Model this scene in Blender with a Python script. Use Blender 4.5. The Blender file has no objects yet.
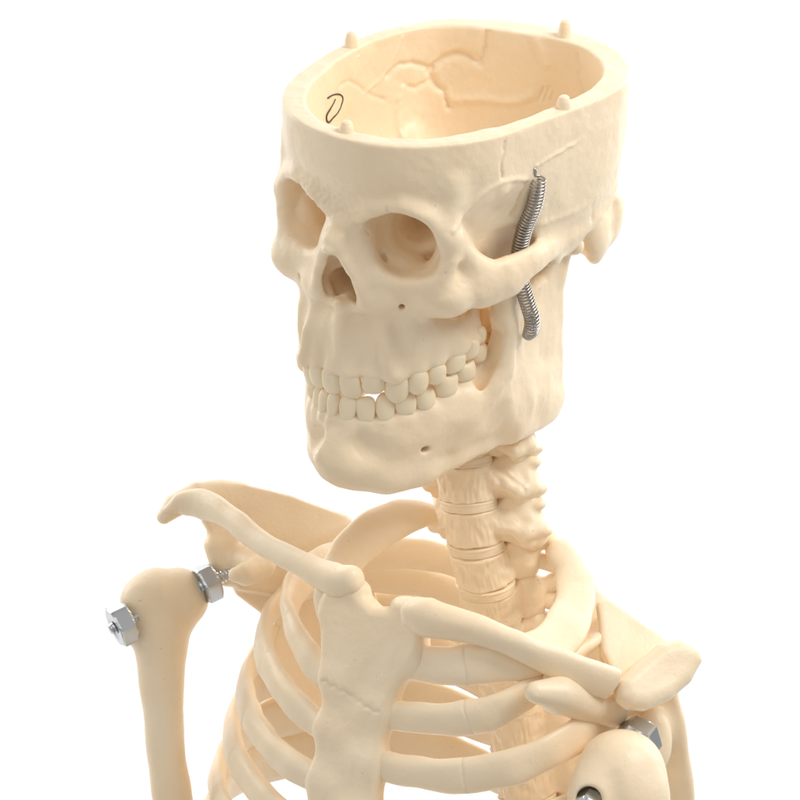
import bpy, math, random
import numpy as np
from mathutils import Matrix, Vector, noise

# ------------------------------------------------------------------ frames
# Everything is modelled in a "view" frame (x right, y up, z towards the viewer; 2 units = 1 mm of bone)
# and brought upright into the world by one rotation; the camera stands 1.3 m away, looking 20 degrees down.
K = 0.0005                       # metres per unit
PITCH = math.radians(20)
DIST = 2600.0
QUICK = False
RV = np.array([[1, 0, 0], [0, math.sin(PITCH), -math.cos(PITCH)], [0, math.cos(PITCH), math.sin(PITCH)]])
ORIG = np.array([0, 0, 1.0])
def W(P):
    return np.asarray(P, float) @ RV.T * K + ORIG

C = bpy.context.scene.collection
sc = bpy.context.scene

# ------------------------------------------------------------------ camera, light, exposure
cam = bpy.data.objects.new('camera', bpy.data.cameras.new('camera'))
C.objects.link(cam)
cam.location = W([0, 0, DIST])
cam.rotation_euler = (math.pi / 2 - PITCH, 0, 0)
cam.data.sensor_width = 36
cam.data.lens = 36 * DIST / 800
cam.data.clip_end = 100
sc.camera = cam

w = bpy.data.worlds.new('World'); sc.world = w; w.use_nodes = True
w.node_tree.nodes['Background'].inputs[0].default_value = (1.0, 0.98, 0.955, 1)
w.node_tree.nodes['Background'].inputs[1].default_value = 0.40

def area(name, view_pos, view_target, size, power, col=(1, 1, 1)):
    d = bpy.data.lights.new(name, 'AREA'); d.shape = 'RECTANGLE'
    d.size = size[0]; d.size_y = size[1]; d.energy = power; d.color = col
    o = bpy.data.objects.new(name, d); C.objects.link(o)
    p = Vector(W(view_pos)); t = Vector(W(view_target))
    o.location = p; o.rotation_euler = (t - p).to_track_quat('-Z', 'Y').to_euler()
    return o
area('softbox_key', (1500, 1500, 1100), (0, 50, 0), (0.6, 0.6), 10.0, (1.0, 0.985, 0.96))
area('softbox_fill', (-1500, 500, 1500), (0, 0, 0), (1.0, 1.0), 2.9, (1.0, 0.98, 0.95))
area('softbox_rear', (900, 1500, -1400), (0, 0, -200), (0.8, 0.5), 0.7, (1, 1, 1))
area('backdrop_lamp', (-2200, 1500, -1400), (0, 200, -3600), (1.2, 1.2), 17.0)
area('backdrop_lamp', (2200, 1500, -1400), (0, 200, -3600), (1.2, 1.2), 17.0)
sc.view_settings.view_transform = 'Standard'
sc.view_settings.look = 'None'
sc.view_settings.exposure = 0.08
sc.view_settings.gamma = 1.0
sc.render.engine = 'CYCLES'
sc.cycles.max_bounces = 12
sc.cycles.diffuse_bounces = 8

# ------------------------------------------------------------------ materials
def mat(name):
    m = bpy.data.materials.new(name); m.use_nodes = True
    return m, m.node_tree.nodes, m.node_tree.links, m.node_tree.nodes['Principled BSDF']
def bone_mat(name, ca, cb, rough=0.36, bump=0.26, fine=1.0):
    m, N, L, b = mat(name)
    tc = N.new('ShaderNodeTexCoord')
    n1 = N.new('ShaderNodeTexNoise'); n1.inputs['Scale'].default_value = 22; n1.inputs['Detail'].default_value = 4
    L.new(tc.outputs['Object'], n1.inputs['Vector'])
    r = N.new('ShaderNodeValToRGB'); r.color_ramp.elements[0].position = .35; r.color_ramp.elements[1].position = .65
    r.color_ramp.elements[0].color = (*ca, 1); r.color_ramp.elements[1].color = (*cb, 1)
    L.new(n1.outputs['Fac'], r.inputs['Fac']); L.new(r.outputs['Color'], b.inputs['Base Color'])
    sp = N.new('ShaderNodeTexNoise'); sp.inputs['Scale'].default_value = 420; sp.inputs['Detail'].default_value = 1
    L.new(tc.outputs['Object'], sp.inputs['Vector'])
    sr_ = N.new('ShaderNodeMapRange'); sr_.inputs['From Min'].default_value = .755; sr_.inputs['From Max'].default_value = .83
    sr_.inputs['To Max'].default_value = .35
    L.new(sp.outputs['Fac'], sr_.inputs['Value'])
    mx = N.new('ShaderNodeMix'); mx.data_type = 'RGBA'; mx.inputs['B'].default_value = (.42, .27, .15, 1)
    L.new(sr_.outputs['Result'], mx.inputs['Factor']); L.new(r.outputs['Color'], mx.inputs['A']); L.new(mx.outputs['Result'], b.inputs['Base Color'])
    n2 = N.new('ShaderNodeTexNoise'); n2.inputs['Scale'].default_value = 260 * fine; n2.inputs['Detail'].default_value = 5
    n2.inputs['Roughness'].default_value = .6
    L.new(tc.outputs['Object'], n2.inputs['Vector'])
    bp = N.new('ShaderNodeBump'); bp.inputs['Strength'].default_value = bump; bp.inputs['Distance'].default_value = 0.0012
    L.new(n2.outputs['Fac'], bp.inputs['Height']); L.new(bp.outputs['Normal'], b.inputs['Normal'])
    b.inputs['Roughness'].default_value = rough
    b.inputs['Specular IOR Level'].default_value = 0.35
    b.inputs['Subsurface Weight'].default_value = 0.22
    b.inputs['Subsurface Radius'].default_value = (1.0, 0.72, 0.42)
    b.inputs['Subsurface Scale'].default_value = 0.0022
    return m
IVORY = bone_mat('ivory_plastic', (.89, .725, .51), (.91, .763, .558))
TOOTH = bone_mat('tooth_plastic', (.885, .74, .52), (.90, .77, .56), rough=.36, bump=.08)
def metal(name, col, rough):
    m, N, L, b = mat(name)
    b.inputs['Base Color'].default_value = (*col, 1); b.inputs['Metallic'].default_value = 1
    b.inputs['Roughness'].default_value = rough
    n = N.new('ShaderNodeTexNoise'); n.inputs['Scale'].default_value = 500; n.inputs['Detail'].default_value = 3
    mr = N.new('ShaderNodeMapRange'); mr.inputs['To Min'].default_value = rough * .7; mr.inputs['To Max'].default_value = rough * 1.5
    L.new(n.outputs['Fac'], mr.inputs['Value']); L.new(mr.outputs['Result'], b.inputs['Roughness'])
    return m
STEEL = metal('zinc_plated_steel', (.56, .58, .60), .25)
SPRING = metal('spring_steel', (.50, .48, .46), .24)
INK, _n, _l, _b = mat('brown_ink'); _b.inputs['Base Color'].default_value = (.10, .065, .04, 1); _b.inputs['Roughness'].default_value = .7
WHITE, _n, _l, _b = mat('white_paper'); _b.inputs['Base Color'].default_value = (.92, .92, .92, 1); _b.inputs['Roughness'].default_value = .9

# ------------------------------------------------------------------ implicit modelling
def smin(a, b, k):
    if k <= 0: return np.minimum(a, b)
    h = np.maximum(k - np.abs(a - b), 0) / k
    return np.minimum(a, b) - h * h * k * .25
class Field:
    def __init__(s, lo, hi, h):
        s.lo = np.array(lo, float); s.h = h
        s.n = np.ceil((np.array(hi, float) - s.lo) / h).astype(int) + 1
        s.ax = [(s.lo[i] + h * np.arange(s.n[i])).astype(np.float32) for i in range(3)]
        s.f = np.full(s.n, 30., np.float32)
    def sub(s, lo, hi, pad):
        sl = []
        for i in range(3):
            a = int(max(0, math.floor((lo[i] - pad - s.lo[i]) / s.h))); b = int(min(s.n[i], math.ceil((hi[i] + pad - s.lo[i]) / s.h) + 1))
            if b <= a: return None, None
            sl.append(slice(a, b))
        return tuple(sl), (s.ax[0][sl[0]][:, None, None], s.ax[1][sl[1]][None, :, None], s.ax[2][sl[2]][None, None, :])
    def apply(s, lo, hi, fn, k=0., cut=False):
        sl, g = s.sub(lo, hi, 1.8 * k + 4 * s.h)
        if sl is None: return
        d = fn(*g).astype(np.float32)
        if cut: s.f[sl] = -smin(-s.f[sl], d, k)
        else: s.f[sl] = smin(s.f[sl], d, k)
    def ell(s, c, r, k=0., cut=False, R=None):
        c = np.array(c, float); r = np.array(r, float)
        m = r.max() if R is not None else r
        def fn(x, y, z):
            x = x - c[0]; y = y - c[1]; z = z - c[2]
            if R is not None:
                x, y, z = (R[0][i] * x + R[1][i] * y + R[2][i] * z for i in range(3))
            k0 = np.sqrt((x / r[0]) ** 2 + (y / r[1]) ** 2 + (z / r[2]) ** 2)
            k1 = np.sqrt((x / r[0] ** 2) ** 2 + (y / r[1] ** 2) ** 2 + (z / r[2] ** 2) ** 2)
            return k0 * (k0 - 1) / np.maximum(k1, 1e-5)
        s.apply(c - m, c + m, fn, k, cut)
    def chain(s, pts, rad, k=0., cut=False, flat=None):
        # flat = (direction, factor): section squeezed along direction by factor
        P = np.array(pts, float); rad = np.array(rad, float) * np.ones(len(P))
        T = np.eye(3)
        if flat is not None:
            n = np.array(flat[0], float); n /= np.linalg.norm(n); T = np.eye(3) + (flat[1] - 1) * np.outer(n, n)
        Q = P @ T.T; q = T
        def fn(x, y, z):
            u, v, w_ = (q[i][0] * x + q[i][1] * y + q[i][2] * z for i in range(3)) if flat is not None else (x, y, z)
            best = None
            for i in range(len(Q) - 1):
                a = Q[i]; ab = Q[i + 1] - a; L2 = max((ab @ ab), 1e-9)
                t = np.clip(((u - a[0]) * ab[0] + (v - a[1]) * ab[1] + (w_ - a[2]) * ab[2]) / L2, 0, 1)
                d = np.sqrt((u - a[0] - t * ab[0]) ** 2 + (v - a[1] - t * ab[1]) ** 2 + (w_ - a[2] - t * ab[2]) ** 2) - (rad[i] + (rad[i + 1] - rad[i]) * t)
                best = d if best is None else np.minimum(best, d)
            return best / (flat[1] if flat is not None and flat[1] > 1 else 1)
        r = rad.max()
        s.apply(P.min(0) - r, P.max(0) + r, fn, k, cut)
    def plate(s, poly, org, A, B, th, rnd=1., k=0., cut=False, bend=None):
        # polygon (a, b) in the plane org + a*A + b*B, half thickness th
        poly = np.array(poly, float); A = np.array(A, float); A /= np.linalg.norm(A)
        B = np.array(B, float); B -= A * (A @ B); B /= np.linalg.norm(B); Nn = np.cross(A, B); org = np.array(org, float)
        P3 = org + poly[:, :1] * A + poly[:, 1:] * B
        def fn(x, y, z):
            x = x - org[0]; y = y - org[1]; z = z - org[2]
            a = x * A[0] + y * A[1] + z * A[2]; b = x * B[0] + y * B[1] + z * B[2]; c = x * Nn[0] + y * Nn[1] + z * Nn[2]
            if bend is not None: c = c - bend(a, b)
            d2 = None; ins = None
            for i in range(len(poly)):
                p = poly[i]; q = poly[(i + 1) % len(poly)]; e = q - p
                t = np.clip(((a - p[0]) * e[0] + (b - p[1]) * e[1]) / (e @ e), 0, 1)
                dd = (a - p[0] - t * e[0]) ** 2 + (b - p[1] - t * e[1]) ** 2
                d2 = dd if d2 is None else np.minimum(d2, dd)
                cr = ((p[1] > b) != (q[1] > b)) & (a < (q[0] - p[0]) * (b - p[1]) / ((q[1] - p[1]) or 1e-9) + p[0])
                ins = cr if ins is None else ins ^ cr
            d = np.sqrt(d2); d = np.where(ins, -d, d) + rnd
            e = np.abs(c) - (th - rnd)
            return np.minimum(np.maximum(d, e), 0) + np.sqrt(np.maximum(d, 0) ** 2 + np.maximum(e, 0) ** 2) - rnd
        m = th + (15 if bend is not None else 0)
        s.apply(P3.min(0) - m, P3.max(0) + m, fn, k, cut)
    def mesh(s):
        f = s.f; n = f.shape
        ins = f < 0
        c = np.zeros(tuple(np.array(n) - 1), np.int8)
        for dx in (0, 1):
            for dy in (0, 1):
                for dz in (0, 1):
                    c += ins[dx:n[0] - 1 + dx, dy:n[1] - 1 + dy, dz:n[2] - 1 + dz]
        act = (c > 0) & (c < 8)
        I = np.argwhere(act)
        idx = -np.ones(act.shape, np.int32); idx[act] = np.arange(len(I))
        acc = np.zeros((len(I), 3)); cnt = np.zeros(len(I))
        cor = [(a, b, d) for a in (0, 1) for b in (0, 1) for d in (0, 1)]
        V = {q: f[I[:, 0] + q[0], I[:, 1] + q[1], I[:, 2] + q[2]].astype(float) for q in cor}
        for a in cor:
            for ax in range(3):
                if a[ax] == 0:
                    b = list(a); b[ax] = 1; b = tuple(b)
                    fa, fb = V[a], V[b]; m = (fa < 0) != (fb < 0)
                    t = np.where(m, fa / np.where(m, fa - fb, 1), 0)
                    p = np.array(a, float)[None, :].repeat(len(I), 0); p[:, ax] += t
                    acc[m] += p[m]; cnt[m] += 1
        verts = s.lo + s.h * (I + acc / cnt[:, None])
        Q = []
        for ax in range(3):
            u, v = (ax + 1) % 3, (ax + 2) % 3
            sa = [slice(1, -1)] * 3; sa[ax] = slice(0, n[ax] - 1); sb = list(sa); sb[ax] = slice(1, n[ax])
            A_, B_ = ins[tuple(sa)], ins[tuple(sb)]
            E = np.argwhere(A_ != B_)
            flip = A_[E[:, 0], E[:, 1], E[:, 2]]
            base = E.copy(); base[:, u] += 1; base[:, v] += 1
            def at(du, dv):
                q = base.copy(); q[:, u] -= du; q[:, v] -= dv
                return idx[q[:, 0], q[:, 1], q[:, 2]]
            q = np.stack([at(1, 1), at(0, 1), at(0, 0), at(1, 0)], 1)
            q[~flip] = q[~flip][:, ::-1]
            Q.append(q)
        Q = np.concatenate(Q)
        # light Laplacian smoothing along the quad edges
        for lam in (.5, -.5, .5, -.5):
            s2 = np.zeros_like(verts); k2 = np.zeros(len(verts))
            for i in range(4):
                a, b = Q[:, i], Q[:, (i + 1) % 4]
                for j in range(3):
                    s2[:, j] += np.bincount(a, verts[b, j], len(verts)) + np.bincount(b, verts[a, j], len(verts))
                k2 += np.bincount(a, minlength=len(verts)) + np.bincount(b, minlength=len(verts))
            verts = verts + lam * (s2 / k2[:, None] - verts)
        return verts, Q
def vnormals(v, q):
    d1 = v[q[:, 2]] - v[q[:, 0]]; d2 = v[q[:, 3]] - v[q[:, 1]]; fn = np.cross(d1, d2)
    N = np.zeros_like(v)
    for i in range(4):
        for j in range(3): N[:, j] += np.bincount(q[:, i], fn[:, j], len(v))
    return N / np.maximum(np.linalg.norm(N, axis=1, keepdims=True), 1e-9)
def segdist(v, pts):
    best = np.full(len(v), 1e9); pts = np.array(pts, float)
    for a, b in zip(pts[:-1], pts[1:]):
        ab = b - a; t = np.clip((v - a) @ ab / max(ab @ ab, 1e-9), 0, 1)
        best = np.minimum(best, np.linalg.norm(v - a - t[:, None] * ab, axis=1))
    return best
def groove(v, q, pts, width, depth, wig=0., seed=1, step=1.2):
    pts = np.array(pts, float)
    if wig:
        rnd = np.random.RandomState(seed); out = []
        for a, b in zip(pts[:-1], pts[1:]):
            n = max(2, int(np.linalg.norm(b - a) / step))
            for t in np.linspace(0, 1, n, endpoint=False): out.append(a + (b - a) * t + rnd.uniform(-wig, wig, 3))
        out.append(pts[-1]); pts = np.array(out)
    lo, hi = pts.min(0) - width * 3, pts.max(0) + width * 3
    m = np.where(((v > lo) & (v < hi)).all(1))[0]
    if not len(m): return v
    N = vnormals(v, q)[m]
    d = segdist(v[m], pts)
    v = v.copy(); v[m] -= N * (depth * np.exp(-(d / width) ** 2))[:, None]
    return v

# ------------------------------------------------------------------ object helpers
def link(name, verts_view, faces, m, parent, smooth=True, label=None):
    P = W(verts_view); c = P.mean(0)
    me = bpy.data.meshes.new(name)
    faces = faces.tolist() if isinstance(faces, np.ndarray) else faces
    me.from_pydata((P - c).tolist(), [], faces); me.update()
    if smooth: me.polygons.foreach_set('use_smooth', [True] * len(me.polygons))
    me.materials.append(m)
    o = bpy.data.objects.new(name, me); C.objects.link(o)
    wl = Vector(c)
    if parent is not None:
        o.parent = parent
        o.matrix_parent_inverse = PINV[parent.name]
    o.location = wl
    PINV[o.name] = Matrix.Translation(-wl)
    if label: o['label'] = label
    return o
PINV = {}
def catmull(P, n):
    P = np.array(P, float); out = []
    E_ = np.vstack([2 * P[0] - P[1], P, 2 * P[-1] - P[-2]])
    m = len(P) - 1
    for s in np.linspace(0, m, n):
        i = min(int(s), m - 1); t = s - i
        a, b, c, d = E_[i:i + 4]
        out.append(.5 * (2 * b + (c - a) * t + (2 * a - 5 * b + 4 * c - d) * t * t + (3 * b - a - 3 * c + d) * t ** 3))
    return np.array(out)
def lerp_tab(vals, n):
    vals = np.array(vals, float); x = np.linspace(0, len(vals) - 1, n)
    if vals.ndim == 1: return np.interp(x, np.arange(len(vals)), vals)
    return np.stack([np.interp(x, np.arange(len(vals)), vals[:, j]) for j in range(vals.shape[1])], 1)
def sweep(P, up, a, b, n=60, seg=20, p=2.4, endr=(1, 1), wob=0., seed=0, smoothed=False, rim=4):
    """tube with a superellipse section: half size a along 'up', b across; endr rounds the ends"""
    P = P if smoothed else catmull(P, n); n = len(P)
    up = lerp_tab(up, n) if np.ndim(up) == 2 else np.tile(np.array(up, float), (n, 1))
    a = lerp_tab(a, n) if np.ndim(a) else np.full(n, float(a)); b = lerp_tab(b, n) if np.ndim(b) else np.full(n, float(b))
    T = np.gradient(P, axis=0); T /= np.linalg.norm(T, axis=1, keepdims=True)
    # end caps: add shrinking rings
    rings = []
    def ring(i, s, off):
        t = T[i]; u = up[i] - t * (up[i] @ t); u /= np.linalg.norm(u); w_ = np.cross(t, u)
        th = np.linspace(0, 2 * math.pi, seg, endpoint=False)
        cs, sn = np.cos(th), np.sin(th)
        x = np.sign(cs) * np.abs(cs) ** (2 / p) * a[i] * s; y = np.sign(sn) * np.abs(sn) ** (2 / p) * b[i] * s
        return P[i] + t * off + x[:, None] * u + y[:, None] * w_
    m = min(a[0], b[0]) * endr[0]
    for j in range(rim):
        ph = (j + .3) / rim * math.pi / 2; rings.append(ring(0, .25 + .75 * math.sin(ph) if endr[0] else 1, -m * math.cos(ph)))
    for i in range(n): rings.append(ring(i, 1, 0))
    m = min(a[-1], b[-1]) * endr[1]
    for j in range(rim - 1, -1, -1):
        ph = (j + .3) / rim * math.pi / 2; rings.append(ring(n - 1, .25 + .75 * math.sin(ph) if endr[1] else 1, m * math.cos(ph)))
    V = np.concatenate(rings); F = []
    R_ = len(rings)
    for i in range(R_ - 1):
        for j in range(seg):
            k = (j + 1) % seg
            F.append((i * seg + j, i * seg + k, (i + 1) * seg + k, (i + 1) * seg + j))
    F.append(tuple(range(seg))[::-1]); F.append(tuple((R_ - 1) * seg + j for j in range(seg)))
    if wob:
        for i, v in enumerate(V):
            nv = noise.noise_vector(Vector(v) * .035 + Vector((seed, 0, 0))); V[i] = v + np.array(nv) * wob
    return V, F

# ------------------------------------------------------------------ skeleton root
root = bpy.data.objects.new('anatomical_skeleton', None); C.objects.link(root)
root.location = W([0, -900, -250])
root['label'] = 'ivory plastic model skeleton with open skull cap, springs at the jaw and bolted shoulders'
root['category'] = 'skeleton model'
PINV[root.name] = Matrix.Translation(-Vector(root.location))

# head frame: columns = person's left, up, forward in the view frame, origin = centre of the cut plane
MH = np.array([[.818, .021, -.574], [-.290, .877, -.382], [.496, .480, .724]])
_u, _s, _v = np.linalg.svd(MH); MH = _u @ _v
CH = np.array([50.8, 324.9, 0.])
def H(p): return CH + 2 * np.asarray(p, float) @ MH.T
# torso frame, origin = jugular notch of the breastbone
_L = np.array([.80, -.25, .545]); _L /= np.linalg.norm(_L)
_F = np.array([-.6, -.05, .8]); _F -= _L * (_F @ _L); _F /= np.linalg.norm(_F)
MT = np.stack([_L, np.cross(_F, _L), _F], 1)
CT = np.array([-10.2, -201.8, -63.]) - MT[:, 0] * 11
def warp(p):
    # the cast is not symmetric: towards the jaws the right side stands a little further forward
    p = np.array(p, float); t = np.clip((-70 - p[..., 1]) / 55, 0, 1); t = t * t * (3 - 2 * t)
    wz = np.clip(p[..., 2] / 50, 0, 1); p[..., 2] -= .25 * t * wz * p[..., 0]
    c = np.clip((-85 - p[..., 1]) / 100, 0, 1) * .26 * wz
    p[..., 0] = np.where(p[..., 0] < 0, p[..., 0] * (1 - c), p[..., 0])
    return p
def T(p): return CT + 2 * np.asarray(p, float) @ MT.T
def V(px, py, d):
    k = (DIST - d) / DIST
    return np.array([(px - 400) * k, -(py - 400) * k, d])

# ================================================================== CRANIUM (local mm, mirrored in x)
HV = 1.6 if QUICK else 0.8
cr = Field((-80, -146, -102), (80, 4, 114), HV)
RO = np.array([(-160.4, 84), (-141.8, 81), (-124, 73), (-96.8, 67), (-69.8, 69), (-56, 75), (-45.1, 81.5), (-33, 90), (-21.9, 95.5), (-9.1, 98), (3.4, 98.5), (12, 97.5), (22.7, 94.5), (30, 90), (36.9, 85.8),
               (46.9, 82.5), (60, 74), (71.8, 70.5), (85.3, 70.5), (101.6, 75.5), (116.9, 84.5), (128.2, 90.5), (136.9, 93.5), (149.9, 95.5), (163.8, 94), (173.4, 92), (183.3, 88)])
RI = np.array([(-163, 69.7), (-149.8, 71), (-137.8, 69.5), (-115.7, 62.6), (-88.5, 58), (-58.2, 62), (-32, 77), (-16, 87), (-6, 89), (4, 87.5), (21, 85), (30.3, 78.5), (50, 68),
               (77.7, 61.5), (90, 62), (104.5, 66), (120.8, 73), (136.1, 79), (153, 81.8), (168, 78.6), (177, 73)])
def rad_tab(tab):
    x = np.concatenate([tab[:, 0] - 360, tab[:, 0], tab[:, 0] + 360]); y = np.tile(tab[:, 1], 3)
    g = np.linspace(-180, 180, 721); r = np.interp(g, x, y)
    ker = np.hanning(61); ker /= ker.sum()
    return g, np.convolve(np.concatenate([r[-31:-1], r, r[1:31]]), ker, 'valid')
GO, RO_ = rad_tab(RO); GI, RI_ = rad_tab(RI)
def vault(g, r, zb, yb, n, y0=0.):
    def fn(x, y, z):
        th = np.degrees(np.arctan2(x, z)) + 0 * y
        R = np.interp(th[:, 0, :], g, r)[:, None, :]
        B = np.interp(z, zb, yb) * 1.0
        t = np.clip(-(y - y0) / -B, 0, 3)
        p = np.maximum(1 - t ** n, 0) ** (1 / n)
        rho = np.sqrt(x * x + z * z)
        d1 = rho - R * p
        # below the base the vertical distance decides
        yy = np.clip(rho / R, 0, 1); yb_ = B * np.maximum(1 - yy ** n, 1e-4) ** (1 / n)
        d2 = yb_ - (y - y0)
        return np.where(t < 1, np.minimum(d1, np.maximum(d1 * .0 + d2, d1)) if False else np.maximum(np.minimum(d1, 99), np.where(d1 < 0, np.maximum(d1, d2), d1)), np.maximum(d2, rho - R)) * .8
    return fn
zb = [-95, -60, -20, 20, 45, 70, 95]; yb = [-98, -112, -112, -100, -88, -66, -58]
cr.apply((-80, -120, -100), (80, 8, 110), vault(GO, RO_, zb, yb, 3.2, 2), 0)
M = (1, -1)
# brow, glabella, temporal lines
cr.chain([(-17, -38, 84), (0, -41, 84), (17, -38, 84)], [7, 7.5, 7], 8)
for s in M:
    cr.chain([(s * 9, -43, 86.5), (s * 18, -37, 87.5), (s * 30, -33, 84.5), (s * 41, -38, 78), (s * 48, -50, 72)], [5.5, 5.5, 5.2, 5, 4.6], 6)
    cr.chain([(s * 48, -46, 71), (s * 49, -32, 69), (s * 48, -22, 68)], [3.2, 1.6, .4], 12)
# mid face mass
cr.ell((0, -82, 62), (27, 44, 26), 8)
cr.ell((0, -108, 60.5), (31, 24, 31), 8)
for s in M: cr.chain([(s * 21, -94, 83), (s * 23.5, -112, 86), (s * 24, -128, 85)], [3.5, 4, 5], 6)
cr.chain([(0, -96, 90), (0, -112, 91), (0, -127, 91)], [2.6, 2.4, 2.6], 6)
for s in M: cr.chain([(s * 22, -84, 78), (s * 25, -104, 76), (s * 24, -120, 76)], [8, 9, 7], 8)
for s in M:
    cr.chain([(s * 10, -55, 82), (s * 15, -72, 84), (s * 19, -88, 82)], [5, 6, 8], 7)          # frontal process of the maxilla
    cr.chain([(s * 64, -76, -16), (s * 66, -72, -36), (s * 63, -62, -56), (s * 50, -52, -70)], [3.5, 3.5, 3, 1.5], 7)          # supramastoid crest
    cr.ell((s * 50, -88, -68), (12, 22, 20), 6)                                                   # mastoid
    cr.ell((s * 57, -95, -56), (6, 14, 8), 5)
    cr.chain([(s * 20, -98, 38), (s * 19, -118, 34), (s * 18, -132, 34)], [7, 6, 4], 5, flat=((1, 0, 0), 1.6))   # pterygoid
    cr.ell((s * 14, -108, -18), (9, 8, 13), 4)
# alveolar arch with root ridges
def arch(t): return (31 * math.sin(t), 88 * 1.0 - 62 * (1 - math.cos(t)) ** 1.0)
UP = [(5.2, -137, 91.2, 10.4), (15.2, -137, 88.2, 9.8), (24.0, -138.5, 82.5, 10.6), (31, -136, 76, 9.6), (35.8, -134, 68, 9.6), (37.5, -132, 56, 11.4), (39, -128, 45.5, 11), (39, -124, 35, 10)]
ARC = [(0, 84), (12, 82), (24, 74), (32, 64), (37, 52), (39, 38)]
cr.chain([(-a, -118, b) for a, b in ARC[:0:-1]] + [(a, -118, b) for a, b in ARC], [6, 7, 7, 7, 7, 7, 7, 7, 7, 7, 6], 8, flat=((0, 1, 0), .62))
for i, (x, y, z, wd) in enumerate(UP):
    L_ = [14, 13, 22, 14, 12, 10, 8, 7][i]
    for s in M:
        nx = x / 40.; inw = 1.5
        cr.chain([(s * (x - nx * .8), y + 8.4, z - 1.0), (s * (x - nx * 2.5) * .98, y + 8 + L_, z - 3.8)], [wd * .44, wd * .28], 4)
for s in M:
    cr.ell((s * 9.5, -115, 96), (5, 9, 3.4), 5, cut=True)
    cr.ell((s * 29, -116, 87), (4, 8, 4), 5, cut=True)
cr.ell((0, -130, 62), (25, 14, 17), 6, cut=True)      # palate opened underneath
cr.ell((0, -132, 36), (28, 15, 30), 6, cut=True)
for s in M:
    cr.ell((s * 45, -108, 42), (7, 12, 12), 8, cut=True)           # hollow under the cheek bone
    cr.ell((s * 75, -60, 45), (21, 26, 22), 12, cut=True)           # temporal fossa
    cr.ell((s * 58, -80, 30), (11, 22, 20), 6, cut=True)
    cr.ell((s * 53, -108, 10), (12, 22, 26), 6, cut=True)
    cr.ell((s * 41, -58, 58), (8, 18, 12), 5)
    cr.chain([(s * 70, -92, -42), (s * 56, -100, -42)], [4, 3], 4, cut=True)   # ear notch
    cr.chain([(s * 68, -83, -38), (s * 54, -84, -38)], [3.0, 2.5], 2, cut=True)
    cr.chain([(s * 64, -92, -66), (s * 62, -80, -68), (s * 64, -72, -66)], [2.0, 2, 1.0], 5, cut=True)
    cr.ell((s * 38, -83, 68), (18, 14, 14), 9)                                                    # zygoma
    cr.chain([(s * 17, -72, 84), (s * 27, -76, 80), (s * 38, -76, 76), (s * 46, -70, 73), (s * 50, -60, 71), (s * 49, -50, 71)], [4.5, 5, 5.5, 5.5, 4.6, 4.4], 5)
    cr.chain([(s * 47, -80, 66), (s * 55, -82, 52), (s * 61, -80, 38), (s * 64.5, -76.5, 24), (s * 65, -76, 8), (s * 62.5, -77.5, -8), (s * 58, -79, -24)],
             [9.5, 12.5, 12, 8.6, 7, 6.6, 6.5], 5, flat=((1, 0, .25), 1.9))                              # zygomatic arch
    cr.chain([(s * 49, -50, 69), (s * 51, -61, 60), (s * 53, -72, 52)], [4.5, 5, 6], 6)
    cr.chain([(s * 61, -86, -6), (s * 57, -88, -14)], [4, 4], 4)
    cr.ell((s * 29, -101, 89), (6, 8, 6), 8, cut=True)              # canine fossa
    cr.chain([(s * 28.5, -87.5, 82), (s * 26, -86, 72)], [1.7, 1.4], 3, cut=True)   # infraorbital foramen
    # orbit
    cr.ell((s * 29, -53.8, 80), (17, 17, 11), 3.5, cut=True, R=np.array([[math.cos(.25 * s), 0, -math.sin(.25 * s)], [0, 1, 0], [math.sin(.25 * s), 0, math.cos(.25 * s)]]))
    cr.chain([(s * 28, -53, 84), (s * 24, -55, 64), (s * 16, -57, 46)], [15.5, 12, 5], 7, cut=True)
    cr.ell((s * 20, -47, 83), (8.5, 8, 10), 3, cut=True)
    cr.ell((s * 37, -62, 80), (9, 8, 9), 3, cut=True)
    cr.chain([(s * 16, -57, 46), (s * 12, -57, 38)], [3, 2.5], 2, cut=True)
    cr.chain([(s * 13.5, -60, 82), (s * 14, -68, 78)], [3.2, 3], 2.5, cut=True)       # lacrimal groove
# nasal bones and aperture
cr.chain([(0, -46, 83), (0, -50, 89), (0, -56, 98.5), (0, -58, 102)], [6, 5.2, 4.6, 3.0], 6)
cr.ell((0, -62, 84), (13, 18, 11), 6)
for s in M:
    cr.chain([(s * 2, -54, 97), (s * 6, -64, 97), (s * 10, -76, 93), (s * 13, -88, 88)], [3.2, 3.8, 5, 6], 5)
    cr.chain([(s * 3, -50, 87), (s * 7, -60, 87), (s * 12, -74, 85)], [5.5, 6.5, 6], 5)
cr.chain([(0, -66, 112), (0, -68, 60)], [3.4, 3.4], 4, cut=True)
for s in M:
    cr.chain([(s * 2.2, -66, 104), (s * 4.6, -76, 100), (s * 5.6, -84, 98)], [3.6, 6, 6.2], 4, cut=True)
    cr.chain([(s * 2.2, -66, 92), (s * 5, -78, 88), (s * 6, -85, 86), (s * 5, -82, 62)], [4.4, 7.2, 7, 7], 1.5, cut=True)
cr.plate([(-74, 50), (-93, 50), (-93, 82), (-86, 76)], (0, 0, 0), (0, 1, 0), (0, 0, 1), 1.0, .5, 1.5)        # septum
cr.chain([(0, -92, 86), (0, -90, 93.5)], [4, 2.4], 4)          # nasal spine
for s in M: cr.chain([(0, -92, 91), (s * 8, -93, 88), (s * 13, -88, 86)], [2, 2.5, 3], 3)
# occiput
cr.chain([(0, -86, -88), (14, -88, -86)], [4, 3], 6); cr.ell((0, -118, -36), (15, 14, 18), 3, cut=True)
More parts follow.
